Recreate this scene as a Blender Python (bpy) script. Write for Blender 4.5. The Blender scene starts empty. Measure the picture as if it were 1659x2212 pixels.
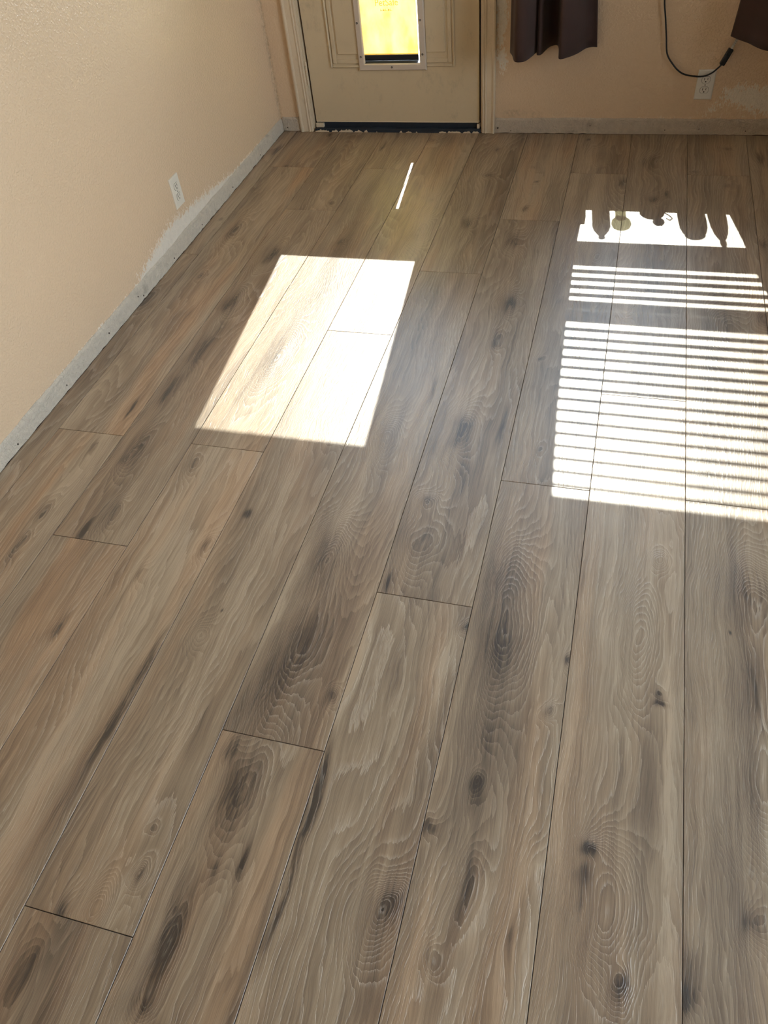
import bpy, bmesh, math, random
from mathutils import Vector, Matrix

random.seed(7)
scene = bpy.context.scene
COL = scene.collection
PI = math.pi

# ------------------------------------------------------------------ camera
cam_data = bpy.data.cameras.new('camera')
cam_data.sensor_fit = 'HORIZONTAL'
cam_data.sensor_width = 36.0
cam_data.lens = 36.0 * 1657.83 / 1659.0
cam_data.clip_start = 0.02
cam = bpy.data.objects.new('camera', cam_data)
COL.objects.link(cam)
r_ = Vector((0.96246363, 0.25530173, -0.09211290))
u_ = Vector((-0.12753809, 0.72500702, 0.67683000))
f_ = Vector((-0.23957837, 0.63967636, -0.73035359))
M_ = Matrix((r_, u_, -f_)).transposed().to_4x4()
M_.translation = Vector((0, 0, 1.45))
cam.matrix_world = M_
scene.camera = cam

# ------------------------------------------------------------------ sky, sun, exposure
SUN_STRENGTH = 5.8
SUN_COLOR = (1.0, 0.965, 0.88)
SKY_STRENGTH = 6.2
EXPOSURE = 1.05

world = bpy.data.worlds.new('sky')
scene.world = world
world.use_nodes = True
wn, wl = world.node_tree.nodes, world.node_tree.links
wn.clear()
wout = wn.new('ShaderNodeOutputWorld')
wbg = wn.new('ShaderNodeBackground')
wtc = wn.new('ShaderNodeTexCoord')
wsep = wn.new('ShaderNodeSeparateXYZ')
wramp = wn.new('ShaderNodeValToRGB')
wramp.color_ramp.elements[0].position = 0.0
wramp.color_ramp.elements[0].color = (0.84, 0.905, 1.0, 1)
wramp.color_ramp.elements[1].position = 0.9
wramp.color_ramp.elements[1].color = (0.62, 0.77, 1.0, 1)
wl.new(wtc.outputs['Generated'], wsep.inputs[0])
wl.new(wsep.outputs['Z'], wramp.inputs[0])
wl.new(wramp.outputs[0], wbg.inputs[0])
wbg.inputs[1].default_value = SKY_STRENGTH
wl.new(wbg.outputs[0], wout.inputs[0])

sun_data = bpy.data.lights.new('sun', 'SUN')
sun_data.energy = SUN_STRENGTH
sun_data.color = SUN_COLOR
sun_data.angle = math.radians(0.26)
sun = bpy.data.objects.new('sun', sun_data)
COL.objects.link(sun)
sun.location = (-0.5, 8, 8)
sun.rotation_euler = Vector((0.09, -1.0, -0.884)).to_track_quat('-Z', 'Y').to_euler()

def portal(name, loc, rot, sx, sy):
    d = bpy.data.lights.new(name, 'AREA')
    d.shape = 'RECTANGLE'; d.size = sx; d.size_y = sy
    d.cycles.is_portal = True
    o = bpy.data.objects.new(name, d); COL.objects.link(o)
    o.location = loc; o.rotation_euler = rot
portal('portal_window', (0.195, 3.80, 1.40), (-PI/2, 0, 0), 1.11, 1.6)
portal('portal_door_glass', (-1.055, 3.76, 1.49), (-PI/2, 0, 0), 0.56, 0.95)
portal('portal_fill_window', (2.50, 0.8, 1.45), (0, PI/2, 0), 1.7, 2.4)  # sky portal of the added, unseen side window

vs = scene.view_settings
scene.display_settings.display_device = 'sRGB'
vs.view_transform = 'Standard'
vs.look = 'None'
vs.exposure = EXPOSURE
vs.gamma = 1.0
vs.use_curve_mapping = False
scene.cycles.max_bounces = 8
scene.cycles.diffuse_bounces = 4
scene.cycles.glossy_bounces = 3
scene.cycles.transparent_max_bounces = 12
scene.cycles.caustics_reflective = False
scene.cycles.caustics_refractive = False
scene.cycles.sample_clamp_indirect = 6.0
scene.cycles.use_denoising = True
scene.cycles.use_adaptive_sampling = True
scene.cycles.adaptive_threshold = 0.10
scene.cycles.adaptive_min_samples = 24

# ------------------------------------------------------------------ helpers
def link(o, parent=None):
    COL.objects.link(o)
    if parent is not None:
        o.parent = parent
    return o

def obj(name, bm, mat, parent=None, smooth=False, loc=None):
    me = bpy.data.meshes.new(name)
    bmesh.ops.recalc_face_normals(bm, faces=bm.faces)
    bm.to_mesh(me); bm.free()
    if smooth:
        for p in me.polygons: p.use_smooth = True
    me.materials.append(mat)
    o = bpy.data.objects.new(name, me)
    if loc: o.location = loc
    return link(o, parent)

def tag(o, label=None, cat=None, group=None, kind=None):
    if label: o['label'] = label
    if cat: o['category'] = cat
    if group: o['group'] = group
    if kind: o['kind'] = kind
    return o

def empty(name, loc):
    o = bpy.data.objects.new(name, None)
    o.location = loc; o.empty_display_size = 0.05
    return link(o)

def child(name, bm, mat, root, smooth=False):
    """a part built in world coordinates, parented to a root that stands at root.location"""
    base = Vector((0, 0, 0)); p = root
    while p is not None:
        base += p.location; p = p.parent
    bmesh.ops.translate(bm, verts=bm.verts, vec=-base)
    return obj(name, bm, mat, root, smooth)

def box(bm, x0, x1, y0, y1, z0, z1, bevel=0.0, seg=1):
    vs_ = [bm.verts.new((x, y, z)) for x in (x0, x1) for y in (y0, y1) for z in (z0, z1)]
    fs = []
    for idx in ((0,1,3,2),(4,6,7,5),(0,4,5,1),(2,3,7,6),(0,2,6,4),(1,5,7,3)):
        fs.append(bm.faces.new([vs_[i] for i in idx]))
    if bevel > 0:
        es = list({e for f in fs for e in f.edges})
        bmesh.ops.recalc_face_normals(bm, faces=fs)
        bmesh.ops.bevel(bm, geom=es, offset=bevel, segments=seg, affect='EDGES', profile=0.5)
    return bm

def BX(*a, **k):
    return box(bmesh.new(), *a, **k)

def lathe(bm, prof, cx, cy, n=24, cap=True):
    rings = []
    for (r, z) in prof:
        rings.append([bm.verts.new((cx + r*math.cos(2*PI*i/n), cy + r*math.sin(2*PI*i/n), z)) for i in range(n)])
    for a, b in zip(rings, rings[1:]):
        for i in range(n):
            bm.faces.new((a[i], a[(i+1) % n], b[(i+1) % n], b[i]))
    if cap:
        bm.faces.new(rings[0][::-1]); bm.faces.new(rings[-1])
    return bm

def tube(bm, pts, rad, n=8, sub=6):
    P = [Vector(p) for p in pts]
    C = []
    for i in range(len(P)-1):
        p0 = P[max(i-1, 0)]; p1 = P[i]; p2 = P[i+1]; p3 = P[min(i+2, len(P)-1)]
        for k in range(sub):
            t = k/sub
            C.append(0.5*((2*p1)+(p2-p0)*t+(2*p0-5*p1+4*p2-p3)*t*t+(3*p1-p0-3*p2+p3)*t**3))
    C.append(P[-1])
    rings = []
    for i, c in enumerate(C):
        d = (C[min(i+1, len(C)-1)] - C[max(i-1, 0)]).normalized()
        ref = Vector((0, 1, 0)) if abs(d.y) < 0.9 else Vector((1, 0, 0))
        a = d.cross(ref).normalized(); b = d.cross(a)
        rings.append([bm.verts.new(c + rad*(math.cos(2*PI*k/n)*a + math.sin(2*PI*k/n)*b)) for k in range(n)])
    for a, b in zip(rings, rings[1:]):
        for i in range(n):
            bm.faces.new((a[i], a[(i+1) % n], b[(i+1) % n], b[i]))
    bm.faces.new(rings[0][::-1]); bm.faces.new(rings[-1])
    return bm

def disc_y(bm, cx, cz, r, y0, y1, n=12, sx=1.0, sz=1.0):
    """short cylinder whose axis is y"""
    a = [bm.verts.new((cx + sx*r*math.cos(2*PI*i/n), y0, cz + sz*r*math.sin(2*PI*i/n))) for i in range(n)]
    b = [bm.verts.new((cx + sx*r*math.cos(2*PI*i/n), y1, cz + sz*r*math.sin(2*PI*i/n))) for i in range(n)]
    for i in range(n):
        bm.faces.new((a[i], a[(i+1) % n], b[(i+1) % n], b[i]))
    bm.faces.new(a[::-1]); bm.faces.new(b)
    return bm

def prism_z(bm, poly, z0, z1):
    a = [bm.verts.new((x, y, z0)) for x, y in poly]
    b = [bm.verts.new((x, y, z1)) for x, y in poly]
    n = len(poly)
    for i in range(n):
        bm.faces.new((a[i], a[(i+1) % n], b[(i+1) % n], b[i]))
    bm.faces.new(a[::-1]); bm.faces.new(b)
    return bm

def prism_y(bm, poly, y0, y1):
    a = [bm.verts.new((x, y0, z)) for x, z in poly]
    b = [bm.verts.new((x, y1, z)) for x, z in poly]
    n = len(poly)
    for i in range(n):
        bm.faces.new((a[i], a[(i+1) % n], b[(i+1) % n], b[i]))
    bm.faces.new(a[::-1]); bm.faces.new(b)
    return bm

def frame_xz(bm, x0, x1, z0, z1, w, y0, y1, bevel=0.0):
    """rectangular ring lying in the xz plane, mitred corners"""
    o = [(x0, z0), (x1, z0), (x1, z1), (x0, z1)]
    i = [(x0+w, z0+w), (x1-w, z0+w), (x1-w, z1-w), (x0+w, z1-w)]
    V = lambda pts, y: [bm.verts.new((x, y, z)) for x, z in pts]
    b = bevel
    of = V([(x0+b, z0+b), (x1-b, z0+b), (x1-b, z1-b), (x0+b, z1-b)], y0)
    inf = V([(x0+w-b, z0+w-b), (x1-w+b, z0+w-b), (x1-w+b, z1-w+b), (x0+w-b, z1-w+b)], y0)
    om, im = V(o, y0+b), V(i, y0+b)
    ob, ib = V(o, y1), V(i, y1)
    for k in range(4):
        j = (k+1) % 4
        loops = [ob, om, of, inf, im, ib] if b > 0 else [ob, of, inf, ib]
        for p, q in zip(loops, loops[1:]):
            bm.faces.new((p[k], p[j], q[j], q[k]))
        bm.faces.new((ib[k], ib[j], ob[j], ob[k]))
    if b <= 0:
        for v in om + im: bm.verts.remove(v)
    return bm

# ------------------------------------------------------------------ materials
class NT:
    def __init__(self, name):
        self.m = bpy.data.materials.new(name); self.m.use_nodes = True
        self.n = self.m.node_tree.nodes; self.l = self.m.node_tree.links
        self.n.clear()
        self.out = self.n.new('ShaderNodeOutputMaterial')
    def new(self, t, **k):
        nd = self.n.new(t)
        for a, v in k.items(): setattr(nd, a, v)
        return nd
    def put(self, sock, v):
        if isinstance(v, bpy.types.NodeSocket): self.l.new(v, sock)
        else: sock.default_value = v
    def math(self, op, a, b=0.0, c=None, clamp=False):
        nd = self.new('ShaderNodeMath', operation=op, use_clamp=clamp)
        self.put(nd.inputs[0], a); self.put(nd.inputs[1], b)
        if c is not None: self.put(nd.inputs[2], c)
        return nd.outputs[0]
    def vmul(self, v, s):
        nd = self.new('ShaderNodeVectorMath', operation='MULTIPLY')
        self.put(nd.inputs[0], v); self.put(nd.inputs[1], s)
        return nd.outputs[0]
    def vadd(self, v, s):
        nd = self.new('ShaderNodeVectorMath', operation='ADD')
        self.put(nd.inputs[0], v); self.put(nd.inputs[1], s)
        return nd.outputs[0]
    def noise(self, v, scale, detail=2.0, rough=0.5, dist=0.0):
        nd = self.new('ShaderNodeTexNoise')
        if v is not None: self.put(nd.inputs['Vector'], v)
        nd.inputs['Scale'].default_value = scale; nd.inputs['Detail'].default_value = detail
        nd.inputs['Roughness'].default_value = rough; nd.inputs['Distortion'].default_value = dist
        return nd.outputs['Fac']
    def ramp(self, f, stops):
        nd = self.new('ShaderNodeValToRGB')
        e = nd.color_ramp.elements
        while len(e) < len(stops): e.new(0.5)
        for k, (p, c) in enumerate(stops):
            e[k].position = p; e[k].color = tuple(c) + (1,) if len(c) == 3 else c
        self.put(nd.inputs[0], f)
        return nd.outputs[0]
    def mix(self, f, a, b, blend='MIX'):
        nd = self.new('ShaderNodeMix', data_type='RGBA', blend_type=blend)
        self.put(nd.inputs[0], f)
        for s, v in ((nd.inputs[6], a), (nd.inputs[7], b)):
            if isinstance(v, bpy.types.NodeSocket): self.l.new(v, s)
            else: s.default_value = tuple(v) + (1,) if len(v) == 3 else v
        return nd.outputs[2]
    def smooth(self, v, a, b, lo=0.0, hi=1.0):
        nd = self.new('ShaderNodeMapRange', interpolation_type='SMOOTHSTEP')
        self.put(nd.inputs[0], v)
        for k, x in enumerate((a, b, lo, hi)): self.put(nd.inputs[k+1], x)
        return nd.outputs[0]
    def bump(self, h, strength, dist=0.001, normal=None):
        nd = self.new('ShaderNodeBump')
        nd.inputs['Strength'].default_value = strength; nd.inputs['Distance'].default_value = dist
        self.put(nd.inputs['Height'], h)
        if normal is not None: self.l.new(normal, nd.inputs['Normal'])
        return nd.outputs[0]
    def pbr(self, color, rough=0.5, normal=None, metal=0.0, spec=0.5, **extra):
        b = self.new('ShaderNodeBsdfPrincipled')
        if isinstance(color, bpy.types.NodeSocket): self.l.new(color, b.inputs['Base Color'])
        else: b.inputs['Base Color'].default_value = tuple(color) + (1,)
        self.put(b.inputs['Roughness'], rough); self.put(b.inputs['Metallic'], metal)
        self.put(b.inputs['Specular IOR Level'], spec)
        for k, v in extra.items(): self.put(b.inputs[k], v)
        if normal is not None: self.l.new(normal, b.inputs['Normal'])
        self.l.new(b.outputs[0], self.out.inputs[0])
        return b
    def obj_co(self): return self.new('ShaderNodeTexCoord').outputs['Object']
    def pos(self): return self.new('ShaderNodeNewGeometry').outputs['Position']

def simple(name, color, rough=0.5, metal=0.0, var=0.08, scale=30, bump=0.0, bscale=200, spec=0.5):
    t = NT(name)
    co = t.obj_co()
    n = t.noise(co, scale, 3)
    c = t.mix(n, tuple(max(0, x*(1-var)) for x in color), tuple(min(1, x*(1+var)) for x in color))
    nm = t.bump(t.noise(co, bscale, 2), bump, 0.002) if bump > 0 else None
    t.pbr(c, rough, nm, metal, spec)
    return t.m

# grain features in floor metres: x, y, half-width, half-length, rings, darkness
SPOTS = [
    (-0.899,1.072,0.014,0.022,2,0.35), (-1.026,0.952,0.014,0.025,1.5,0.22), (-1.147,0.787,0.01,0.045,1.5,0.4), (-0.894,0.621,0.011,0.13,0,0.45), (-0.901,0.51,0.013,0.12,0,0.25),
    (-0.887,0.741,0.012,0.09,0,0.22), (-0.555,0.853,0.042,0.095,5,0.3), (-0.573,1.045,0.045,0.09,4,0.22), (-0.579,0.722,0.035,0.075,2,0.22), (-0.447,0.721,0.01,0.014,3,0.3),
    (-0.799,0.829,0.016,0.03,3,-0.08), (-0.772,0.895,0.004,0.006,0,0.4), (-1.394,0.952,0.025,0.07,1,0.25), (-0.618,0.572,0.014,0.028,2,0.4), (-0.571,0.503,0.03,0.075,3,0.3),
    (-0.416,0.547,0.01,0.11,0,0.4), (-0.571,0.465,0.034,0.06,2,0.2), (-0.561,0.353,0.012,0.028,1,0.25), (-0.519,0.375,0.009,0.032,1,0.4), (-0.596,0.252,0.016,0.07,2,0.45),
    (-0.586,0.18,0.02,0.06,3,0.3), (-0.693,0.305,0.009,0.018,4,0.32), (-0.706,0.383,0.006,0.007,1,0.2), (-0.416,0.496,0.011,0.07,0,0.5), (-0.413,0.363,0.014,0.09,0,0.3),
    (-0.413,0.277,0.01,0.08,0,0.2), (-0.801,0.208,0.009,0.022,1,0.45), (-0.823,0.122,0.016,0.045,2,0.35), (-0.591,0.113,0.022,0.025,2,0.3), (-0.238,0.345,0.025,0.04,5,0.12),
    (-0.749,0.227,0.022,0.03,5,0.05), (-0.12,0.612,0.009,0.014,2,0.4), (-0.118,0.586,0.012,0.03,1,0.2), (-0.185,0.513,0.014,0.01,1,0.35), (-0.104,0.424,0.018,0.055,3,0.32),
    (0.104,0.526,0.015,0.013,3,0.5), (0.094,0.487,0.016,0.012,1,0.28), (0.09,0.458,0.007,0.022,1,0.25), (0.137,0.454,0.035,0.06,6,0.04), (0.167,0.333,0.012,0.022,3,0.42),
    (0.268,0.335,0.016,0.018,1,0.55), (0.274,0.373,0.018,0.03,1,0.15), (0.374,0.477,0.018,0.022,3,0.25), (0.381,0.698,0.045,0.08,6,0.12), (-0.009,0.36,0.005,0.04,0,0.3),
    (-0.126,0.301,0.013,0.02,2,0.22), (-0.216,0.354,0.018,0.03,2,0.22), (0.238,0.555,0.013,0.3,0,-0.22), (0.231,0.936,0.012,0.15,0,-0.12), (-0.121,0.928,0.04,0.095,7,0.32),
    (-0.145,1.112,0.05,0.09,5,0.2), (-0.104,0.705,0.04,0.09,2,0.16), (0.002,0.779,0.01,0.012,3,0.28), (0.023,0.928,0.008,0.016,2,0.35), (-0.208,0.954,0.009,0.014,2,0.3),
    (0.216,0.872,0.007,0.012,1,0.5), (0.219,0.848,0.012,0.009,0,0.5), (0.404,1.17,0.042,0.08,7,0.3), (0.399,0.937,0.045,0.11,6,0.22), (0.2,1.226,0.012,0.022,3,0.05),
    (0.163,1.004,0.02,0.09,6,0.02), (-0.365,1.196,0.04,0.07,5,0.2), (-0.409,1.048,0.008,0.022,0,0.4), (0.357,1.054,0.003,0.005,0,0.6), (-0.232,0.864,0.025,0.11,1,-0.18),
    (-0.303,2.27,0.022,0.055,4,0.38), (-0.307,2.055,0.016,0.04,2,0.3), (-0.335,1.613,0.032,0.065,5,0.42), (-0.459,1.784,0.01,0.06,0,0.3), (-0.226,1.63,0.014,0.07,0,0.25),
    (-0.156,1.976,0.008,0.014,1,0.35), (-0.121,1.56,0.009,0.02,1,0.2), (-0.539,1.551,0.022,0.055,5,0.12), (0.004,1.685,0.009,0.013,3,0.25), (0.201,2.281,0.014,0.018,3,0.15),
    (0.386,2.192,0.04,0.09,6,0.1), (-0.375,1.314,0.014,0.022,3,0.22), (-0.303,1.448,0.04,0.09,2,0.15), (-1.367,1.562,0.005,0.045,0,0.5), (-1.395,1.365,0.011,0.05,1,0.4),
    (-1.247,1.076,0.008,0.04,1,0.45), (-1.202,1.127,0.014,0.04,3,0.3), (-0.835,1.2,0.01,0.012,0,0.5), (-1.06,1.36,0.012,0.03,2,0.3), (-1.291,1.653,0.016,0.07,2,0.3),
    (-1.257,1.397,0.022,0.07,3,0.25), (-1.279,2.159,0.025,0.06,5,0.35), (-1.276,1.879,0.022,0.08,3,0.3), (-1.27,1.335,0.01,0.025,2,0.2), (-1.611,2.153,0.018,0.055,2,0.38),
    (-1.397,1.0,0.012,0.035,2,0.3), (-1.4,1.118,0.014,0.035,2,0.3), (-1.004,1.876,0.03,0.09,7,0.08), (-0.587,1.124,0.03,0.06,4,0.15), (-0.694,1.662,0.035,0.09,3,0.15),
    (-1.374,3.626,0.01,0.018,1,0.3), (-1.071,3.492,0.009,0.04,0,0.4), (-0.86,3.581,0.022,0.022,2,0.25), (-1.471,3.278,0.014,0.012,1,0.25), (-1.145,2.933,0.01,0.014,1,0.38),
    (-1.004,2.624,0.014,0.022,4,0.22), (-0.553,2.8,0.02,0.036,4,0.42), (-1.486,2.669,0.026,0.065,3,0.38), (-1.252,2.506,0.022,0.05,5,0.32), (-1.58,2.76,0.009,0.014,2,0.3),
    (-1.474,2.324,0.01,0.018,2,0.35), (-1.574,3.44,0.014,0.06,0,0.42), (-1.266,2.467,0.015,0.04,2,0.2), (-0.733,3.006,0.01,0.016,3,0.12), (-0.737,2.73,0.026,0.065,6,0.1),
    (-0.538,3.475,0.01,0.03,1,0.32), (-0.533,3.226,0.024,0.018,1,0.25), (-0.361,3.31,0.014,0.016,3,0.15), (-0.332,3.176,0.009,0.008,1,0.4), (-0.341,2.944,0.014,0.02,2,0.35),
    (-0.156,3.605,0.01,0.012,1,0.35), (-0.089,3.43,0.02,0.04,5,0.12), (0.017,3.186,0.013,0.028,0,0.4), (0.129,3.376,0.03,0.06,2,0.25), (0.135,3.053,0.016,0.024,3,0.35),
    (0.181,3.095,0.007,0.025,1,0.35), (0.418,3.527,0.012,0.014,2,0.25), (0.41,3.184,0.012,0.016,3,0.22), (0.296,3.306,0.016,0.01,1,0.2), (-0.345,2.688,0.024,0.045,4,0.3),
    (-0.306,2.278,0.014,0.025,3,0.15), (0.544,3.437,0.014,0.06,0,0.4), (0.509,2.729,0.014,0.03,2,0.3), (0.487,2.268,0.02,0.04,3,0.3), (0.068,2.354,0.02,0.06,6,0.08),
    (-0.039,2.583,0.022,0.06,5,0.08), (0.008,0.478,0.018,0.04,1,-0.15), (-0.424,0.8,0.018,0.12,1,-0.15), (-0.644,0.893,0.02,0.2,0,-0.18), (-0.999,0.408,0.03,0.2,0,-0.16),
    (0.334,0.902,0.025,0.3,0,-0.1), (-0.305,0.703,0.02,0.16,0,-0.12), (-1.42,2.189,0.02,0.09,0,-0.15), (-1.256,2.8,0.014,0.09,0,-0.1),
]
# (column, row from the door wall): tone offset, warmth
TINT = {(6, 1): (-0.08, 0.3), (5, 1): (-0.03, 0.4), (7, 1): (-0.05, 0.3), (8, 0): (-0.04, 0.3), (8, 1): (0.05, 0.45), (6, 2): (0.05, 0.55), (4, 1): (0.03, 0.6),
        (5, 2): (-0.07, 0.6), (4, 2): (-0.08, 0.7), (7, 2): (-0.03, 0.6), (3, 2): (0.04, 0.7), (3, 1): (-0.02, 0.7), (2, 1): (0.0, 0.6), (1, 1): (0.03, 0.9),
        (1, 2): (0.0, 1.0), (2, 2): (0.0, 1.0), (4, 0): (0.04, 0.6), (3, 0): (0.02, 0.5), (5, 0): (0.0, 0.6), (6, 0): (0.02, 0.7), (9, 2): (-0.01, 0.6)}

# ------------------------------------------------------------------ plank material
def make_spot_group():
    g = bpy.data.node_groups.new('grain_spot', 'ShaderNodeTree')
    for nm, ty in (('Vector', 'NodeSocketVector'), ('Center', 'NodeSocketVector'), ('Inv', 'NodeSocketVector'),
                   ('Ring', 'NodeSocketFloat'), ('Dark', 'NodeSocketFloat'), ('F', 'NodeSocketFloat'), ('D', 'NodeSocketFloat')):
        g.interface.new_socket(nm, in_out='INPUT', socket_type=ty)
    for nm in ('F', 'D'):
        g.interface.new_socket(nm, in_out='OUTPUT', socket_type='NodeSocketFloat')
    n, l = g.nodes, g.links
    gi, go = n.new('NodeGroupInput'), n.new('NodeGroupOutput')
    sub = n.new('ShaderNodeVectorMath'); sub.operation = 'SUBTRACT'
    mul = n.new('ShaderNodeVectorMath'); mul.operation = 'MULTIPLY'
    dot = n.new('ShaderNodeVectorMath'); dot.operation = 'DOT_PRODUCT'
    neg = n.new('ShaderNodeMath'); neg.operation = 'MULTIPLY'; neg.inputs[1].default_value = -1.0
    ex = n.new('ShaderNodeMath'); ex.operation = 'EXPONENT'
    # rings decay slower than the dark stain
    ns = n.new('ShaderNodeMath'); ns.operation = 'MULTIPLY'; ns.inputs[1].default_value = -0.35
    es = n.new('ShaderNodeMath'); es.operation = 'EXPONENT'
    ma = n.new('ShaderNodeMath'); ma.operation = 'MULTIPLY_ADD'
    mb = n.new('ShaderNodeMath'); mb.operation = 'MULTIPLY_ADD'
    l.new(gi.outputs['Vector'], sub.inputs[0]); l.new(gi.outputs['Center'], sub.inputs[1])
    l.new(sub.outputs[0], mul.inputs[0]); l.new(gi.outputs['Inv'], mul.inputs[1])
    l.new(mul.outputs[0], dot.inputs[0]); l.new(mul.outputs[0], dot.inputs[1])
    l.new(dot.outputs['Value'], neg.inputs[0]); l.new(neg.outputs[0], ex.inputs[0])
    l.new(dot.outputs['Value'], ns.inputs[0]); l.new(ns.outputs[0], es.inputs[0])
    l.new(es.outputs[0], ma.inputs[0]); l.new(gi.outputs['Ring'], ma.inputs[1]); l.new(gi.outputs['F'], ma.inputs[2])
    l.new(ex.outputs[0], mb.inputs[0]); l.new(gi.outputs['Dark'], mb.inputs[1]); l.new(gi.outputs['D'], mb.inputs[2])
    l.new(ma.outputs[0], go.inputs['F']); l.new(mb.outputs[0], go.inputs['D'])
    return g
SPOT = make_spot_group()

def plank_material(spots, seed, tone, warm):
    """vinyl plank with printed, embossed oak grain; spots are knots, streaks and heart figures in plank coordinates"""
    t = NT('oak_vinyl_plank')
    co = t.vadd(t.obj_co(), (seed*3.17, seed*7.31, seed*1.7))
    # gentle wander of the grain
    w1 = t.noise(t.vmul(co, (6, 2.2, 1)), 1.0, 2)
    w2 = t.noise(t.vmul(co, (30, 7, 1)), 1.0, 2)
    w3 = t.noise(t.vmul(co, (16, 9, 1)), 1.0, 1.5)
    dx = t.math('ADD', t.math('MULTIPLY', t.math('SUBTRACT', w1, 0.5), 0.05), t.math('MULTIPLY', t.math('SUBTRACT', w2, 0.5), 0.022))
    comb = t.new('ShaderNodeCombineXYZ'); t.l.new(dx, comb.inputs[0])
    t.l.new(t.math('MULTIPLY', t.math('SUBTRACT', w3, 0.5), 0.075), comb.inputs[1])
    lw = t.vadd(t.obj_co(), comb.outputs[0])
    F, D = 0.0, 0.0
    for (sx_, sy_, rx, ry, ring, dark) in spots:
        g = t.new('ShaderNodeGroup'); g.node_tree = SPOT
        t.l.new(lw, g.inputs['Vector'])
        g.inputs['Center'].default_value = (sx_, sy_, 0)
        g.inputs['Inv'].default_value = (1/rx, 1/ry, 0)
        g.inputs['Ring'].default_value = ring * 2.2; g.inputs['Dark'].default_value = dark * 1.22
        t.put(g.inputs['F'], F); t.put(g.inputs['D'], D)
        F, D = g.outputs['F'], g.outputs['D']
    gr = t.vadd(lw, (seed*5.1, seed*2.3, seed))
    sep = t.new('ShaderNodeSeparateXYZ'); t.l.new(gr, sep.inputs[0])
    n1 = t.noise(t.vmul(gr, (5.5, 0.85, 1)), 1.0, 1.5, 0.45)
    Ft = t.math('ADD', t.math('MULTIPLY', n1, 30.0), t.math('MULTIPLY', sep.outputs[0], 75.0))
    Ft = t.math('ADD', Ft, F)
    # feathered edges: the rings are torn into short tongues along the grain
    tear = t.noise(t.vmul(gr, (150, 9, 1)), 1.0, 3, 0.6)
    Ft = t.math('ADD', Ft, t.math('MULTIPLY', t.math('SUBTRACT', tear, 0.5), 0.75))
    fr = t.math('FRACT', Ft)
    line = t.smooth(fr, 0.62, 0.97)
    line = t.math('MULTIPLY', line, t.smooth(fr, 1.0, 0.97))
    dash = t.noise(t.vmul(gr, (420, 40, 1)), 1.0, 2)
    fiber = t.noise(t.vmul(gr, (700, 11, 1)), 1.0, 2)
    area = t.smooth(t.noise(t.vmul(gr, (9, 1.6, 1)), 1.0, 2), 0.38, 0.62)
    lm = t.math('MULTIPLY', line, t.math('ADD', 0.15, t.math('MULTIPLY', area, 0.85)))
    lm = t.math('MULTIPLY', lm, t.smooth(dash, 0.35, 0.58, 0.2, 1.0))
    # broad colour drift, stretched along the plank
    b1 = t.math('SUBTRACT', t.noise(t.vmul(gr, (9, 0.7, 1)), 1.0, 2), 0.5)
    b2 = t.math('SUBTRACT', t.noise(t.vmul(gr, (38, 1.3, 1)), 1.0, 3, 0.6), 0.5)
    b3 = t.math('SUBTRACT', t.noise(t.vmul(gr, (14, 4.5, 1)), 1.0, 3, 0.6), 0.5)
    fib = t.math('SUBTRACT', fiber, 0.5)
    v = t.math('ADD', tone, t.math('MULTIPLY', b1, 0.80))
    v = t.math('ADD', v, t.math('MULTIPLY', b2, 0.60))
    v = t.math('ADD', v, t.math('MULTIPLY', b3, 0.32))
    b4 = t.math('SUBTRACT', t.noise(t.vmul(gr, (170, 4.0, 1)), 1.0, 3, 0.6), 0.5)
    v = t.math('ADD', v, t.math('MULTIPLY', b4, 0.44))
    v = t.math('ADD', v, t.math('MULTIPLY', fib, 0.42))
    v = t.math('ADD', v, t.math('MULTIPLY', t.math('SUBTRACT', fr, 0.5), 0.16))
    if not isinstance(D, float):
        tex = t.math('ADD', 0.35, t.math('MULTIPLY', t.smooth(t.noise(t.vmul(gr, (95, 7, 1)), 1.0, 5, 0.75), 0.30, 0.68), 1.25))
        v = t.math('SUBTRACT', v, t.math('MULTIPLY', D, tex))
    col = t.ramp(v, [(0.0, (0.036, 0.025, 0.017)), (0.2, (0.100, 0.068, 0.043)), (0.42, (0.210, 0.148, 0.094)),
                     (0.62, (0.325, 0.238, 0.152)), (0.85, (0.460, 0.358, 0.242))])
    wn_ = t.smooth(t.noise(t.vmul(gr, (11, 1.1, 1)), 1.0, 2), 0.42, 0.68)
    col = t.mix(t.math('MULTIPLY', wn_, warm), col, (1.12, 0.93, 0.78), 'MULTIPLY')
    gn = t.smooth(t.noise(t.vadd(t.vmul(gr, (8, 0.9, 1)), (9, 4, 0)), 1.0, 2), 0.5, 0.72)
    col = t.mix(t.math('MULTIPLY', gn, 0.30), col, (0.90, 0.93, 0.99), 'MULTIPLY')
    col = t.mix(t.math('MULTIPLY', lm, 0.26), col, (0.60, 0.53, 0.44))
    tick = t.smooth(t.noise(t.vmul(gr, (520, 26, 1)), 1.0, 1.5), 0.60, 0.74)
    tarea = t.smooth(t.noise(t.vmul(gr, (12, 2.4, 1)), 1.0, 2), 0.45, 0.65)
    col = t.mix(t.math('MULTIPLY', t.math('MULTIPLY', tick, tarea), 0.22), col, (0.62, 0.55, 0.45))
    h = t.math('ADD', t.math('MULTIPLY', lm, 0.8), t.math('MULTIPLY', dash, 0.35))
    h = t.math('ADD', h, t.math('MULTIPLY', fiber, 0.25))
    nm = t.bump(h, 0.75, 0.0008)
    rough = t.math('ADD', 0.36, t.math('MULTIPLY', dash, 0.12))
    t.pbr(col, rough, nm, 0.0, 0.95, **{'Coat Weight': 0.3, 'Coat Roughness': 0.33})
    return t.m

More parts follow.
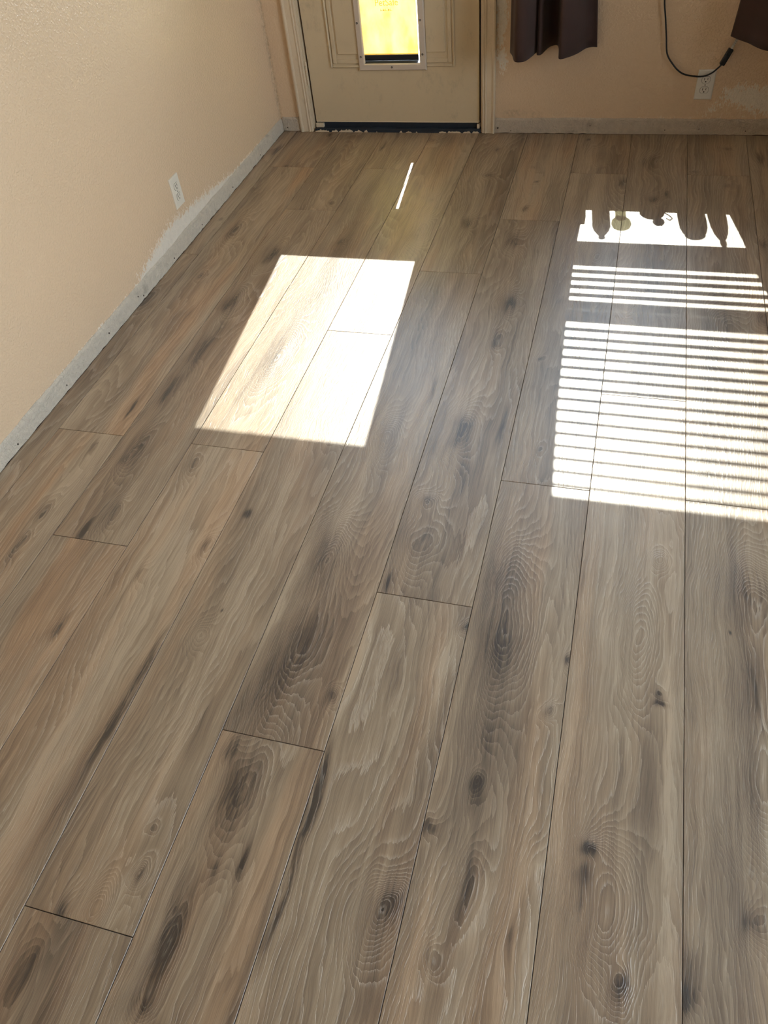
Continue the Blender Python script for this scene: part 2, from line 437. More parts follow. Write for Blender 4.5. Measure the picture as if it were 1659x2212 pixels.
# ------------------------------------------------------------------ room constants
XL, XR = -1.63, 2.42         # left / right wall faces
YB, YF = 3.67, -2.60         # door wall face / wall behind the camera
ZC = 2.44

# ------------------------------------------------------------------ wall paint
def spot_sum(t, co, spots):
    """sum of soft elliptical patches; each is (centre xyz, radii xyz, amount)"""
    D = 0.0
    for c, r, a in spots:
        g = t.new('ShaderNodeGroup'); g.node_tree = SPOT
        t.l.new(co, g.inputs['Vector'])
        g.inputs['Center'].default_value = c
        g.inputs['Inv'].default_value = tuple(1/x for x in r)
        g.inputs['Ring'].default_value = 0; g.inputs['Dark'].default_value = a
        g.inputs['F'].default_value = 0.0
        t.put(g.inputs['D'], D); D = g.outputs['D']
    return D

PAINT = (0.785, 0.583, 0.385)
PLASTER = (0.80, 0.72, 0.60)
def wall_paint(name, patches=(), dark_marks=()):
    t = NT(name)
    co = t.pos()
    big = t.noise(co, 2.2, 3)
    col = t.mix(big, tuple(c*0.96 for c in PAINT), tuple(min(1, c*1.03) for c in PAINT))
    n1 = t.noise(co, 135, 2, 0.5, 0.1)
    n2 = t.noise(co, 240, 2)
    h = t.math('ADD', t.smooth(n1, 0.40, 0.66), t.math('MULTIPLY', n2, 0.30))
    if dark_marks:
        g = t.math('MULTIPLY', spot_sum(t, co, dark_marks), t.smooth(t.noise(co, 60, 4, 0.7), 0.35, 0.7))
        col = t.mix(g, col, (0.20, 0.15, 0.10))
    rough = 0.27
    if patches:
        D = spot_sum(t, co, patches)
        nz = t.math('SUBTRACT', t.noise(co, 38, 5, 0.72), 0.5)
        fl = t.math('SUBTRACT', t.noise(t.vmul(co, (1, 1, 0.35)), 190, 3, 0.7), 0.5)
        m = t.math('ADD', D, t.math('ADD', t.math('MULTIPLY', nz, 1.1), t.math('MULTIPLY', fl, 1.3)))
        m = t.smooth(m, 0.42, 0.60)
        pc = t.mix(t.noise(co, 60, 4, 0.7), tuple(c*0.86 for c in PLASTER), tuple(c*1.15 for c in PLASTER))
        col = t.mix(m, col, pc)
        h = t.math('ADD', h, t.math('MULTIPLY', m, t.math('ADD', 0.2, t.math('MULTIPLY', fl, 2.0))))
        rough = t.math('ADD', 0.27, t.math('MULTIPLY', m, 0.5))
    nm = t.bump(h, 0.60, 0.0015)
    t.pbr(col, rough, nm, 0.0, 0.75)
    return t.m

M_left = wall_paint('peach_wall_paint_left', [
    ((XL, 2.27, 0.060), (0.05, 0.13, 0.045), 0.70), ((XL, 2.44, 0.075), (0.05, 0.13, 0.065), 0.78),
    ((XL, 2.60, 0.065), (0.05, 0.13, 0.055), 0.74), ((XL, 2.76, 0.060), (0.05, 0.14, 0.050), 0.72),
    ((XL, 2.93, 0.055), (0.05, 0.12, 0.035), 0.62), ((XL, 3.2, 0.060), (0.05, 0.25, 0.012), 0.5), ((XL, 1.8, 0.060), (0.05, 0.4, 0.010), 0.45)],
    [((XL, 3.66, 0.30), (0.05, 0.02, 0.5), 0.45)])  # narrow brown darkening up the corner by the door wall
M_back = wall_paint('peach_wall_paint_back', [
    ((-0.56, YB, 0.45), (0.035, 0.05, 0.14), 0.72), ((-0.55, YB, 0.29), (0.030, 0.05, 0.06), 0.45), ((-0.56, YB, 0.68), (0.035, 0.05, 0.16), 0.7),
    ((0.44, YB, 0.160), (0.11, 0.05, 0.055), 0.55), ((0.56, YB, 0.135), (0.12, 0.05, 0.07), 0.60), ((0.33, YB, 0.10), (0.06, 0.05, 0.03), 0.36),
    ((0.72, YB, 0.12), (0.12, 0.05, 0.06), 0.6), ((0.10, YB, 0.066), (0.35, 0.05, 0.012), 0.35)],
    [((-0.50, YB, 0.085), (0.05, 0.05, 0.02), 0.35), ((-0.40, YB, 0.075), (0.03, 0.05, 0.02), 0.3), ((-0.565, YB, 0.38), (0.006, 0.05, 0.05), 0.8),
     ((XL, YB, 0.25), (0.008, 0.05, 0.5), 0.55)])  # same narrow brown darkening, on the door wall side of the corner
M_plain = wall_paint('peach_wall_paint')
M_ceil = simple('white_ceiling_paint', (0.80, 0.77, 0.72), 0.8, 0, 0.02, 4, 0.4, 120)

def plaster_mat(name, base):
    t = NT(name); co = t.pos()
    c = t.mix(t.noise(co, 45, 5, 0.7), tuple(c*0.80 for c in base), tuple(min(1, c*1.18) for c in base))
    c = t.mix(t.math('MULTIPLY', t.smooth(t.noise(co, 14, 4, 0.6), 0.56, 0.74), 0.45), c, (0.30, 0.25, 0.19))
    h = t.math('ADD', t.smooth(t.noise(co, 110, 3, 0.6), 0.35, 0.66), t.math('MULTIPLY', t.noise(co, 320, 3, 0.7), 0.6))
    t.pbr(c, 0.75, t.bump(h, 0.9, 0.003), 0, 0.3)
    return t.m
M_base = plaster_mat('scraped_plaster_strip', (0.70, 0.62, 0.50))
M_base2 = plaster_mat('old_painted_strip', (0.66, 0.56, 0.44))

def tan_paint(name, base, dirt=0.35):
    t = NT(name); co = t.pos()
    c = t.mix(t.noise(co, 5, 4, 0.6), tuple(x*0.93 for x in base), tuple(min(1, x*1.05) for x in base))
    d = t.smooth(t.noise(t.vmul(co, (1, 1, 0.6)), 14, 6, 0.78), 0.52, 0.78)
    c = t.mix(t.math('MULTIPLY', d, dirt), c, tuple(x*0.50 for x in base))
    s = t.math('MULTIPLY', t.smooth(t.noise(co, 130, 3, 0.7), 0.62, 0.76), t.smooth(t.noise(co, 9, 3), 0.45, 0.65))
    c = t.mix(t.math('MULTIPLY', s, dirt), c, (0.10, 0.07, 0.05))
    h = t.math('ADD', t.noise(t.vmul(co, (1, 1, 0.1)), 90, 3), t.noise(co, 35, 2))
    t.pbr(c, 0.38, t.bump(h, 0.25, 0.0008), 0, 0.5)
    return t.m
M_trim = tan_paint('cream_trim_paint', (0.74, 0.61, 0.44), 0.5)
M_door = tan_paint('cream_door_paint', (0.69, 0.56, 0.37), 0.45)
M_black = simple('black_rubber', (0.012, 0.014, 0.018), 0.5, 0, 0.2)
M_navy = simple('worn_dark_blue_sweep', (0.018, 0.026, 0.040), 0.45, 0, 0.3, 40)
M_nail = simple('rusty_nail', (0.10, 0.075, 0.055), 0.6, 0.4, 0.3, 300)
M_white = simple('white_plastic', (0.72, 0.70, 0.66), 0.35, 0, 0.03)
M_ivory = simple('ivory_plastic', (0.66, 0.56, 0.46), 0.35, 0, 0.04)
M_vinyl = simple('white_vinyl', (0.80, 0.80, 0.78), 0.4, 0, 0.02)
M_steel = simple('dull_steel', (0.35, 0.32, 0.28), 0.4, 0.9, 0.15, 80)

def glass_mat():
    t = NT('clear_window_glass')
    tr = t.new('ShaderNodeBsdfTransparent'); tr.inputs[0].default_value = (0.96, 0.98, 0.97, 1)
    gl = t.new('ShaderNodeBsdfGlossy'); gl.inputs['Roughness'].default_value = 0.02
    fr = t.new('ShaderNodeFresnel'); fr.inputs['IOR'].default_value = 1.45
    mx = t.new('ShaderNodeMixShader')
    t.l.new(fr.outputs[0], mx.inputs[0]); t.l.new(tr.outputs[0], mx.inputs[1]); t.l.new(gl.outputs[0], mx.inputs[2])
    t.l.new(mx.outputs[0], t.out.inputs[0])
    return t.m
M_glass = glass_mat()

# ------------------------------------------------------------------ room shell
def wall_with_holes(name, axis, face, thick, a0, a1, z0, z1, holes, mat):
    """wall slab split around rectangular openings; axis 'x' runs along x with its face at y=face"""
    As = sorted({a0, a1} | {h[0] for h in holes} | {h[1] for h in holes})
    Zs = sorted({z0, z1} | {h[2] for h in holes} | {h[3] for h in holes})
    nA, nZ = len(As)-1, len(Zs)-1
    solid = [[not any(h[0] - 1e-6 <= As[i] and As[i+1] <= h[1] + 1e-6 and h[2] - 1e-6 <= Zs[j] and Zs[j+1] <= h[3] + 1e-6
                      for h in holes) for j in range(nZ)] for i in range(nA)]
    bm = bmesh.new(); cache = {}
    def V(i, j, k):
        if (i, j, k) not in cache:
            b = face + (thick if k else 0)
            p = (As[i], b, Zs[j]) if axis == 'x' else (b, As[i], Zs[j])
            cache[(i, j, k)] = bm.verts.new(p)
        return cache[(i, j, k)]
    for i in range(nA):
        for j in range(nZ):
            if not solid[i][j]: continue
            for k in (0, 1):
                bm.faces.new((V(i, j, k), V(i+1, j, k), V(i+1, j+1, k), V(i, j+1, k)))
            for di, dj, e in ((-1, 0, ((0, 0), (0, 1))), (1, 0, ((1, 0), (1, 1))), (0, -1, ((0, 0), (1, 0))), (0, 1, ((0, 1), (1, 1)))):
                ii, jj = i+di, j+dj
                if not (0 <= ii < nA and 0 <= jj < nZ and solid[ii][jj]):
                    (a, b), (c, d) = e
                    bm.faces.new((V(i+a, j+b, 0), V(i+c, j+d, 0), V(i+c, j+d, 1), V(i+a, j+b, 1)))
    return tag(obj(name, bm, mat), kind='structure')

DX0, DX1, DZ = -1.492, -0.612, 2.075      # door opening
WX0, WX1, WZ0, WZ1 = -0.36, 0.75, 0.62, 2.19
wall_back = wall_with_holes('wall_back', 'x', YB, 0.15, XL-0.15, XR+0.15, 0.0, ZC,
                            [(DX0, DX1, 0.0, DZ), (WX0, WX1, WZ0, WZ1)], M_back)
wall_left = wall_with_holes('wall_left', 'y', XL, -0.15, YF-0.15, YB, 0.0, ZC, [], M_left)
SY0, SY1, SZ0, SZ1 = -0.4, 2.0, 0.55, 2.25
wall_right = wall_with_holes('wall_right', 'y', XR, 0.15, YF-0.15, YB, 0.0, ZC, [(SY0, SY1, SZ0, SZ1)], M_plain)
wall_front = wall_with_holes('wall_front', 'x', YF, -0.15, XL, XR, 0.0, ZC, [], M_plain)
ceiling = tag(obj('ceiling', BX(XL-0.15, XR+0.15, YF-0.15, YB+0.15, ZC, ZC+0.1), M_ceil), kind='structure')

# floor: slab plus planks
M_sub = simple('dark_underlay', (0.05, 0.042, 0.035), 0.8)
floor = tag(obj('floor', BX(XL-0.15, XR+0.15, YF-0.15, YB+0.15, -0.12, -0.0065), M_sub), kind='structure')
XS = [-1.624, -1.553, -1.329, -1.1045, -0.8765, -0.6525, -0.4265, -0.1985, 0.0295, 0.2615, 0.4975]
while XS[-1] < XR - 0.25: XS.append(XS[-1] + 0.2275)
XS.append(XR - 0.008)
JOINT = [2.477, 3.266, 2.869, 3.267, 2.040, 2.443, 2.850, 3.266, 1.830, 3.272, 2.20]
TONE = {}
rnd = random.Random(5)
plank_shared = []
def plank_mesh(w, l):
    bm = bmesh.new()
    g, c, t_ = 0.0007, 0.0006, 0.0065
    hw, hl = w/2 - g, l/2 - g
    top = [bm.verts.new(p) for p in ((-hw+c, -hl+c, 0), (hw-c, -hl+c, 0), (hw-c, hl-c, 0), (-hw+c, hl-c, 0))]
    mid = [bm.verts.new(p) for p in ((-hw, -hl, -c), (hw, -hl, -c), (hw, hl, -c), (-hw, hl, -c))]
    low = [bm.verts.new(p) for p in ((-hw, -hl, -t_), (hw, -hl, -t_), (hw, hl, -t_), (-hw, hl, -t_))]
    bm.faces.new(top)
    for k in range(4):
        j = (k+1) % 4
        bm.faces.new((mid[k], mid[j], top[j], top[k])); bm.faces.new((low[k], low[j], mid[j], mid[k]))
    return bm
for ci in range(len(XS)-1):
    x0, x1 = XS[ci], XS[ci+1]
    j0 = JOINT[ci] if ci < len(JOINT) else rnd.uniform(2.0, 3.4)
    ends = [YB - 0.006]
    y = j0
    while y > YF + 0.02:
        ends.append(y); y -= 1.832 if ci else 1.83
    ends.append(YF + 0.006)
    for yi in range(len(ends)-1):
        y1, y0 = ends[yi], ends[yi+1]
        if y1 - y0 < 0.01: continue
        cx, cy = (x0+x1)/2, (y0+y1)/2
        seen = x0 < 0.70 and y1 > -0.05
        if seen:
            mine = [(sx - cx, sy - cy, a, b, r, d) for (sx, sy, a, b, r, d) in SPOTS if x0 <= sx < x1 and y0 <= sy < y1]
            dt, dw = TINT.get((ci, yi), (0.0, 0.5))
            mat = plank_material(mine, rnd.uniform(0, 9), 0.60 + dt, dw)
        else:
            if len(plank_shared) < 3:
                plank_shared.append(plank_material([(0.03, 0.2, 0.03, 0.09, 4, 0.3), (-0.05, -0.4, 0.012, 0.1, 0, 0.4)], rnd.uniform(0, 9), 0.52, 0.5))
            mat = plank_shared[(ci+yi) % len(plank_shared)]
        obj('plank', plank_mesh(x1-x0, y1-y0), mat, floor, loc=(cx, cy, 0))

# stripped strips along the wall feet
def strip(name, axis, a0, a1, face, sign, ztop, seed, mat=None):
    """thin rough band with a wavering chamfered top edge"""
    bm = bmesh.new(); r = random.Random(seed); n = max(4, int((a1-a0)/0.018))
    rows = []
    wob = 0
    for i in range(n+1):
        a = a0 + (a1-a0)*i/n
        wob = wob*0.6 + r.uniform(-1, 1)*0.0018
        zt = ztop + wob
        zb = 0.0012 + max(0, r.uniform(-0.004, 0.0022))
        th = 0.0075 + r.uniform(-0.0008, 0.0008)
        prof = [(0, zb), (th, zb), (th, zt-0.007), (0.0012, zt), (0, zt)]
        row = []
        for d, z in prof:
            p = (a, face + sign*d, z) if axis == 'x' else (face + sign*d, a, z)
            row.append(bm.verts.new(p))
        rows.append(row)
    for p, q in zip(rows, rows[1:]):
        for k in range(5):
            j = (k+1) % 5
            bm.faces.new((p[k], p[j], q[j], q[k]))
    bm.faces.new(rows[0][::-1]); bm.faces.new(rows[-1])
    return tag(obj(name, bm, mat or M_base), kind='structure')
b_left = strip('baseboard_left', 'y', YF+0.02, YB-0.008, XL, 1, 0.060, 1)
b_back1 = strip('baseboard_back', 'x', XL+0.0085, -1.5285, YB, -1, 0.064, 2, M_base2)
b_back2 = strip('baseboard_back', 'x', -0.5785, XR-0.01, YB, -1, 0.065, 3, M_base2)
b_right = strip('baseboard_right', 'y', YF+0.02, YB-0.012, XR, -1, 0.065, 4)
b_front = strip('baseboard_front', 'x', XL+0.02, XR-0.02, YF, 1, 0.065, 5)
for (y, z) in ((3.345, 0.018), (3.01, 0.020), (2.677, 0.018), (2.412, 0.016), (2.149, 0.014), (2.116, 0.030), (1.895, 0.024), (1.611, 0.020), (1.33, 0.018)):
    bm = bmesh.new(); disc_y(bm, 0, 0, 0.0030, 0, 0.0025, 8)
    bmesh.ops.rotate(bm, verts=bm.verts, cent=(0, 0, 0), matrix=Matrix.Rotation(PI/2, 3, 'Z'))
    bmesh.ops.translate(bm, verts=bm.verts, vec=(XL+0.0085, y, z))
    obj('nail', bm, M_nail, b_left)
for (x, z) in ((-0.566, 0.023), (-0.506, 0.012), (-0.155, 0.036), (0.164, 0.020), (0.304, 0.025), (0.492, 0.018)):
    bm = bmesh.new(); disc_y(bm, x, z, 0.0040 if x < -0.55 else 0.0022, YB-0.009, YB-0.006, 8)
    obj('nail', bm, M_nail, b_back2)
bm = bmesh.new(); disc_y(bm, -1.60, 0.018, 0.003, YB-0.009, YB-0.006, 8); obj('nail', bm, M_nail, b_back1)

# ------------------------------------------------------------------ door casing and jamb
def casing_poly(x0, x1, flip):
    """colonial profile, thick outside edge, face towards the room"""
    w = x1 - x0
    pr = [(0, 0), (0, 0.017), (0.10, 0.0185), (0.20, 0.016), (0.22, 0.0135), (0.62, 0.012), (0.66, 0.0145), (0.74, 0.0145), (0.78, 0.0105),
          (0.84, 0.0125), (0.92, 0.0125), (0.96, 0.008), (1, 0.008), (1, 0)]
    return [((x0 + u*w) if not flip else (x1 - u*w), YB - d) for u, d in pr]
tag(obj('trim_1', prism_z(bmesh.new(), casing_poly(-1.528, -1.466, False), 0.001, 2.06), M_trim), kind='structure')
tag(obj('trim_2', prism_z(bmesh.new(), casing_poly(-0.640, -0.580, True), 0.001, 2.06), M_trim), kind='structure')
bm = bmesh.new(); box(bm, -1.528, -0.580, YB-0.017, YB, 2.061, 2.122, 0.004)
tag(obj('trim_3', bm, M_trim), kind='structure')
bm = bmesh.new()
box(bm, DX0+0.001, -1.459, YB+0.001, YB+0.149, 0.0, DZ-0.001); box(bm, -0.645, DX1-0.001, YB+0.001, YB+0.149, 0.0, DZ-0.001); box(bm, -1.458, -0.646, YB+0.001, YB+0.149, 2.045, DZ-0.001)
box(bm, -1.458, -1.440, YB+0.060, YB+0.10, 0.0, 2.044); box(bm, -0.664, -0.646, YB+0.060, YB+0.10, 0.0, 2.044); box(bm, -1.439, -0.665, YB+0.060, YB+0.10, 2.025, 2.044)
tag(obj('trim_4', bm, M_trim), kind='structure')
bm = bmesh.new(); box(bm, -1.4588, -1.4502, YB+0.022, YB+0.058, 0.018, 2.02); box(bm, -0.6538, -0.6452, YB+0.022, YB+0.058, 0.018, 2.02)
tag(obj('trim_6', bm, M_black), kind='structure')   # black strips added so the shaded door gaps read dark
# threshold with peeling paint
thr = tag(obj('trim_5', BX(-1.458, -0.646, YB-0.012, YB+0.14, -0.004, 0.016, 0.002), M_navy), kind='structure')
fl = random.Random(3)
for (x0, x1, h) in ((-1.457, -1.385, 0.0125), (-1.372, -1.340, 0.012), (-1.335, -1.262, 0.013), (-1.258, -1.215, 0.010), (-1.208, -1.190, 0.012), (-1.147, -1.142, 0.006),
                    (-1.033, -1.018, 0.010), (-1.002, -0.972, 0.007), (-0.952, -0.945, 0.008), (-0.842, -0.805, 0.010), (-0.800, -0.735, 0.011), (-0.728, -0.690, 0.012), (-0.684, -0.650, 0.011)):
    n = max(4, int((x1-x0)/0.005))
    top = [(x1 - (x1-x0)*min(1, max(0, (i + fl.uniform(-0.4, 0.4))/n)), max(0.0016, h*(0.35 + 0.75*math.sin(PI*min(1, max(0.0, i/n)))**0.5)*fl.uniform(0.45, 1.0))) for i in range(n+1)]
    top.sort(key=lambda p: -p[0])
    poly = [(x0, 0.0008), (x1, 0.0008)] + [p for p in top if x0+0.0003 < p[0] < x1-0.0003]
    obj('paint_flake', prism_y(bmesh.new(), poly, YB-0.0140, YB-0.0121), M_trim, thr)
obj('corner_block', BX(-1.453, -1.413, YB-0.002, YB+0.03, 0.0165, 0.036, 0.002), M_trim, thr)
obj('corner_block', BX(-0.664, -0.651, YB-0.002, YB+0.03, 0.0165, 0.036, 0.002), M_trim, thr)

# ------------------------------------------------------------------ door
door = tag(empty('door_1', (-1.05, YB+0.03, 0.042)), kind='structure')
SX0, SX1, DY0, DY1, DZ0, DZ1 = -1.4500, -0.6540, YB+0.006, YB+0.050, 0.044, 2.040
PX0, PX1, PZ0, PZ1 = -1.190, -0.912, 0.292, 0.735        # pet door hole
GX0, GX1, GZ0, GZ1 = -1.340, -0.775, 1.015, 1.985        # glass hole
def slab_with_holes(x0, x1, z0, z1, y0, y1, holes):
    bm = bmesh.new()
    As = sorted({x0, x1} | {h[0] for h in holes} | {h[1] for h in holes})
    Zs = sorted({z0, z1} | {h[2] for h in holes} | {h[3] for h in holes})
    c = {}
    S = lambda i, j: 0 <= i < len(As)-1 and 0 <= j < len(Zs)-1 and not any(h[0] <= (As[i]+As[i+1])/2 <= h[1] and h[2] <= (Zs[j]+Zs[j+1])/2 <= h[3] for h in holes)
    def V(i, j, k):
        if (i, j, k) not in c: c[(i, j, k)] = bm.verts.new((As[i], (y0, y1)[k], Zs[j]))
        return c[(i, j, k)]
    for i in range(len(As)-1):
        for j in range(len(Zs)-1):
            if not S(i, j): continue
            for k in (0, 1): bm.faces.new((V(i, j, k), V(i+1, j, k), V(i+1, j+1, k), V(i, j+1, k)))
            for di, dj, (a, b), (cc, d) in ((-1, 0, (0, 0), (0, 1)), (1, 0, (1, 0), (1, 1)), (0, -1, (0, 0), (1, 0)), (0, 1, (0, 1), (1, 1))):
                if not S(i+di, j+dj): bm.faces.new((V(i+a, j+b, 0), V(i+cc, j+d, 0), V(i+cc, j+d, 1), V(i+a, j+b, 1)))
    return bm
child('door_slab', slab_with_holes(SX0, SX1, DZ0, DZ1, DY0, DY1, [(PX0, PX1, PZ0, PZ1), (GX0, GX1, GZ0, GZ1)]), M_door, door)
# embossed panel, cut through by the pet door
def panel_molding(bm, x0, x1, z0, z1, w, proud):
    for (ax0, ax1, az0, az1) in ((x0, x0+w, z0, z1), (x1-w, x1, z0, z1), (x0+w, min(x1-w, -1.201), z0, z0+w), (max(x0+w, -0.889), x1-w, z0, z0+w), (x0+w, x1-w, z1-w, z1)):
        box(bm, ax0, ax1, DY0-proud, DY0+0.0005, az0, az1, min(w, proud)*0.45)
    return bm
child('panel_molding', panel_molding(bmesh.new(), -1.340, -0.760, 0.278, 0.900, 0.010, 0.0075), M_door, door)
child('panel_molding', panel_molding(bmesh.new(), -1.326, -0.774, 0.294, 0.884, 0.018, 0.0045), M_door, door)
bm = bmesh.new()
box(bm, -1.300, -1.201, DY0-0.0055, DY0+0.0005, 0.332, 0.850, 0.003); box(bm, -0.889, -0.802, DY0-0.0055, DY0+0.0005, 0.335, 0.850, 0.003)
child('raised_panel', bm, M_door, door)
child('door_sweep', BX(SX0+0.006, SX1-0.006, DY0+0.006, DY1-0.004, 0.0168, 0.0436, 0.001), M_navy, door)
child('bottom_edge', BX(SX0+0.002, SX1-0.002, DY0-0.003, DY0+0.004, 0.0405, 0.0450, 0.001), M_trim, door)
# hinges
for zc in (0.258, 1.05, 1.82):
    h = None
    for k in range(5):
        bm = lathe(bmesh.new(), [(0.0052, zc-0.051+k*0.0205), (0.0060, zc-0.050+k*0.0205), (0.0060, zc-0.0325+k*0.0205), (0.0052, zc-0.0315+k*0.0205)], -1.4600, YB-0.0015, 10)
        if h is None:
            h = child('hinge', bm, M_trim, door)
        else:
            child('knuckle', bm, M_trim, h)
# door glass, frame and knob (above the picture, they shape the sun patch)
child('glass_frame', frame_xz(bmesh.new(), -1.360, -0.755, 0.995, 2.003, 0.036, DY0-0.010, DY0+0.001, 0.004), M_door, door)
child('glass_frame', frame_xz(bmesh.new(), -1.360, -0.755, 0.995, 2.003, 0.036, DY1+0.010, DY1-0.001, 0.0), M_door, door)
child('glass_pane', BX(-1.338, -0.777, DY0+0.020, DY0+0.024, 1.017, 1.983), M_glass, door)
bm = bmesh.new(); disc_y(bm, -0.712, 0.955, 0.030, DY0-0.012, DY0-0.0005, 20); knob = child('knob_rose', bm, M_steel, door)
bm = bmesh.new(); bmesh.ops.create_uvsphere(bm, u_segments=16, v_segments=10, radius=0.027)
bmesh.ops.translate(bm, verts=bm.verts, vec=(-0.712, DY0-0.045, 0.955)); child('knob', bm, M_steel, knob, True)
# pet door: frame, tunnel, screws, flap
fr = child('pet_door_frame', frame_xz(bmesh.new(), -1.2015, -0.8885, 0.2665, 0.7610, 0.0285, DY0-0.013, DY0+0.0005, 0.0045), M_ivory, door)
bm = bmesh.new()
for a in ((PX0+0.0005, PX0+0.004, DY0-0.008, DY1+0.012, PZ0, PZ1), (PX1-0.004, PX1-0.0005, DY0-0.008, DY1+0.012, PZ0, PZ1),
          (PX0+0.004, PX1-0.004, DY0-0.008, DY1+0.012, PZ1-0.004, PZ1-0.0005)):
    box(bm, *a)
child('tunnel', bm, M_white, fr)
child('tunnel_floor', BX(PX0+0.0042, PX1-0.0042, DY0-0.007, DY1+0.012, PZ0+0.0005, PZ0+0.004), M_black, fr)
for (x, z) in ((-1.190, 0.457), (-1.188, 0.324), (-1.047, 0.281), (-0.906, 0.463), (-0.903, 0.331), (-1.189, 0.60), (-0.905, 0.60), (-1.047, 0.748)):
    bm = bmesh.new(); disc_y(bm, x, z, 0.0042, DY0-0.0142, DY0-0.0125, 10); child('screw_recess', bm, M_black, fr)
    bm = bmesh.new(); disc_y(bm, x, z, 0.0024, DY0-0.0152, DY0-0.0130, 8); child('screw', bm, M_steel, fr)

def flap_mat():
    t = NT('yellowed_vinyl_flap'); co = t.pos()
    n = t.noise(t.vmul(co, (1, 1, 0.6)), 16, 4, 0.6)
    c = t.ramp(n, [(0.34, (0.575, 0.58, 0.335)), (0.5, (0.655, 0.56, 0.29)), (0.66, (0.70, 0.505, 0.21))])
    tl = t.new('ShaderNodeBsdfTranslucent'); t.l.new(c, tl.inputs[0])
    df = t.new('ShaderNodeBsdfPrincipled'); t.l.new(c, df.inputs['Base Color']); df.inputs['Roughness'].default_value = 0.3
    mx = t.new('ShaderNodeMixShader'); mx.inputs[0].default_value = FLAP_MIX
    t.l.new(tl.outputs[0], mx.inputs[1]); t.l.new(df.outputs[0], mx.inputs[2])
    t.l.new(mx.outputs[0], t.out.inputs[0])
    return t.m
FLAP_MIX = 0.30
M_flap = flap_mat()
def letter_mat():
    t = NT('raised_flap_lettering')
    tl = t.new('ShaderNodeBsdfTranslucent'); tl.inputs[0].default_value = (0.90, 0.78, 0.50, 1)
    df = t.new('ShaderNodeBsdfDiffuse'); df.inputs[0].default_value = (0.60, 0.42, 0.12, 1)
    mx = t.new('ShaderNodeMixShader'); mx.inputs[0].default_value = 0.15
    t.l.new(tl.outputs[0], mx.inputs[1]); t.l.new(df.outputs[0], mx.inputs[2]); t.l.new(mx.outputs[0], t.out.inputs[0])
    return t.m
M_letter = letter_mat()
FY = DY0 + 0.027
flap = child('flap', BX(-1.1855, -0.9310, FY, FY+0.003, 0.3195, 0.729, 0.0008), M_flap, door)
child('flap_edge', BX(-1.1845, -0.9320, FY-0.0012, FY-0.0001, 0.3200, 0.3245), M_letter, flap)
child('magnet_strip', BX(-1.1850, -0.9315, FY-0.001, FY+0.004, 0.2967, 0.3192, 0.0006), M_black, flap)
tc = bpy.data.curves.new('lettering', 'FONT'); tc.body = 'PetSafe'; tc.size = 0.036; tc.extrude = 0.0004; tc.align_x = 'CENTER'; tc.align_y = 'CENTER'
to = bpy.data.objects.new('lettering', tc); tc.materials.append(M_letter)
link(to, flap); to.rotation_euler = (PI/2, 0, 0); to.location = Vector((-1.061, FY-0.0010, 0.521)) - door.location
bm = bmesh.new()
for k, (x, w) in enumerate(((-1.090, 0.010), (-1.078, 0.006), (-1.068, 0.010), (-1.055, 0.005), (-1.047, 0.009))):
    box(bm, x, x+w, FY-0.0006, FY+0.0004, 0.490, 0.4915 + 0.004*(k % 2)); box(bm, x, x+0.0018, FY-0.0006, FY+0.0004, 0.490, 0.498)
child('size_mark', bm, M_letter, flap)

# ------------------------------------------------------------------ window with blind
win = tag(empty('window_1', (0.225, YB+0.10, WZ0)), kind='structure')
child('window_sill', BX(WX0+0.001, WX1-0.001, YB-0.004, YB+0.148, WZ0+0.001, 0.640, 0.003), M_vinyl, win)
child('window_frame', frame_xz(bmesh.new(), WX0+0.001, WX1-0.001, 0.6405, WZ1-0.001, 0.030, YB+0.095, YB+0.145), M_vinyl, win)
low = child('window_sash', frame_xz(bmesh.new(), WX0+0.032, WX1-0.032, 0.672, 1.385, 0.034, YB+0.097, YB+0.117), M_vinyl, win)
child('pane', BX(WX0+0.067, WX1-0.067, YB+0.105, YB+0.109, 0.707, 1.350), M_glass, low)
upp = child('window_sash', frame_xz(bmesh.new(), WX0+0.032, WX1-0.032, 1.325, 2.158, 0.030, YB+0.122, YB+0.142), M_vinyl, win)
child('pane', BX(WX0+0.063, WX1-0.063, YB+0.130, YB+0.134, 1.356, 2.127), M_glass, upp)

t = NT('white_faux_wood_slat'); t.pbr((0.78, 0.77, 0.74), 0.45); M_slat = t.m
blind = tag(empty('window_blind', (0.225, YB+0.035, 2.115)), 'white slatted window blind with tilted slats drawn part way down over the sill ornaments', 'blind')
BY = YB + 0.035
child('head_rail', BX(WX0+0.012, WX1-0.012, BY-0.025, BY+0.025, 2.116, 2.170, 0.002), M_slat, blind)
child('bottom_rail', BX(WX0+0.014, WX1-0.014, BY-0.025, BY+0.025, 0.902, 0.922, 0.003), M_slat, blind)
def slat(zc, phi):
    bm = BX(WX0+0.014, WX1-0.014, -0.025, 0.025, -0.0014, 0.0014, 0.0005)
    bmesh.ops.rotate(bm, verts=bm.verts, cent=(0, 0, 0), matrix=Matrix.Rotation(phi, 3, 'X'))
    bmesh.ops.translate(bm, verts=bm.verts, vec=(0, BY, zc))
    return child('slat', bm, M_slat, blind)
ELEV = math.atan(0.88)
for k in range(8):
    slat(0.932 + 0.0085*k, math.radians(8))
for k in range(25):
    slat(1.0238 + 0.0444*k, ELEV - math.radians(20 - 10.5*min(1, k/22)))
for x in (WX0+0.16, WX1-0.16):
    child('lift_cord', BX(x-0.0006, x+0.0006, BY-0.0006, BY+0.0006, 0.922, 2.116), M_slat, blind)

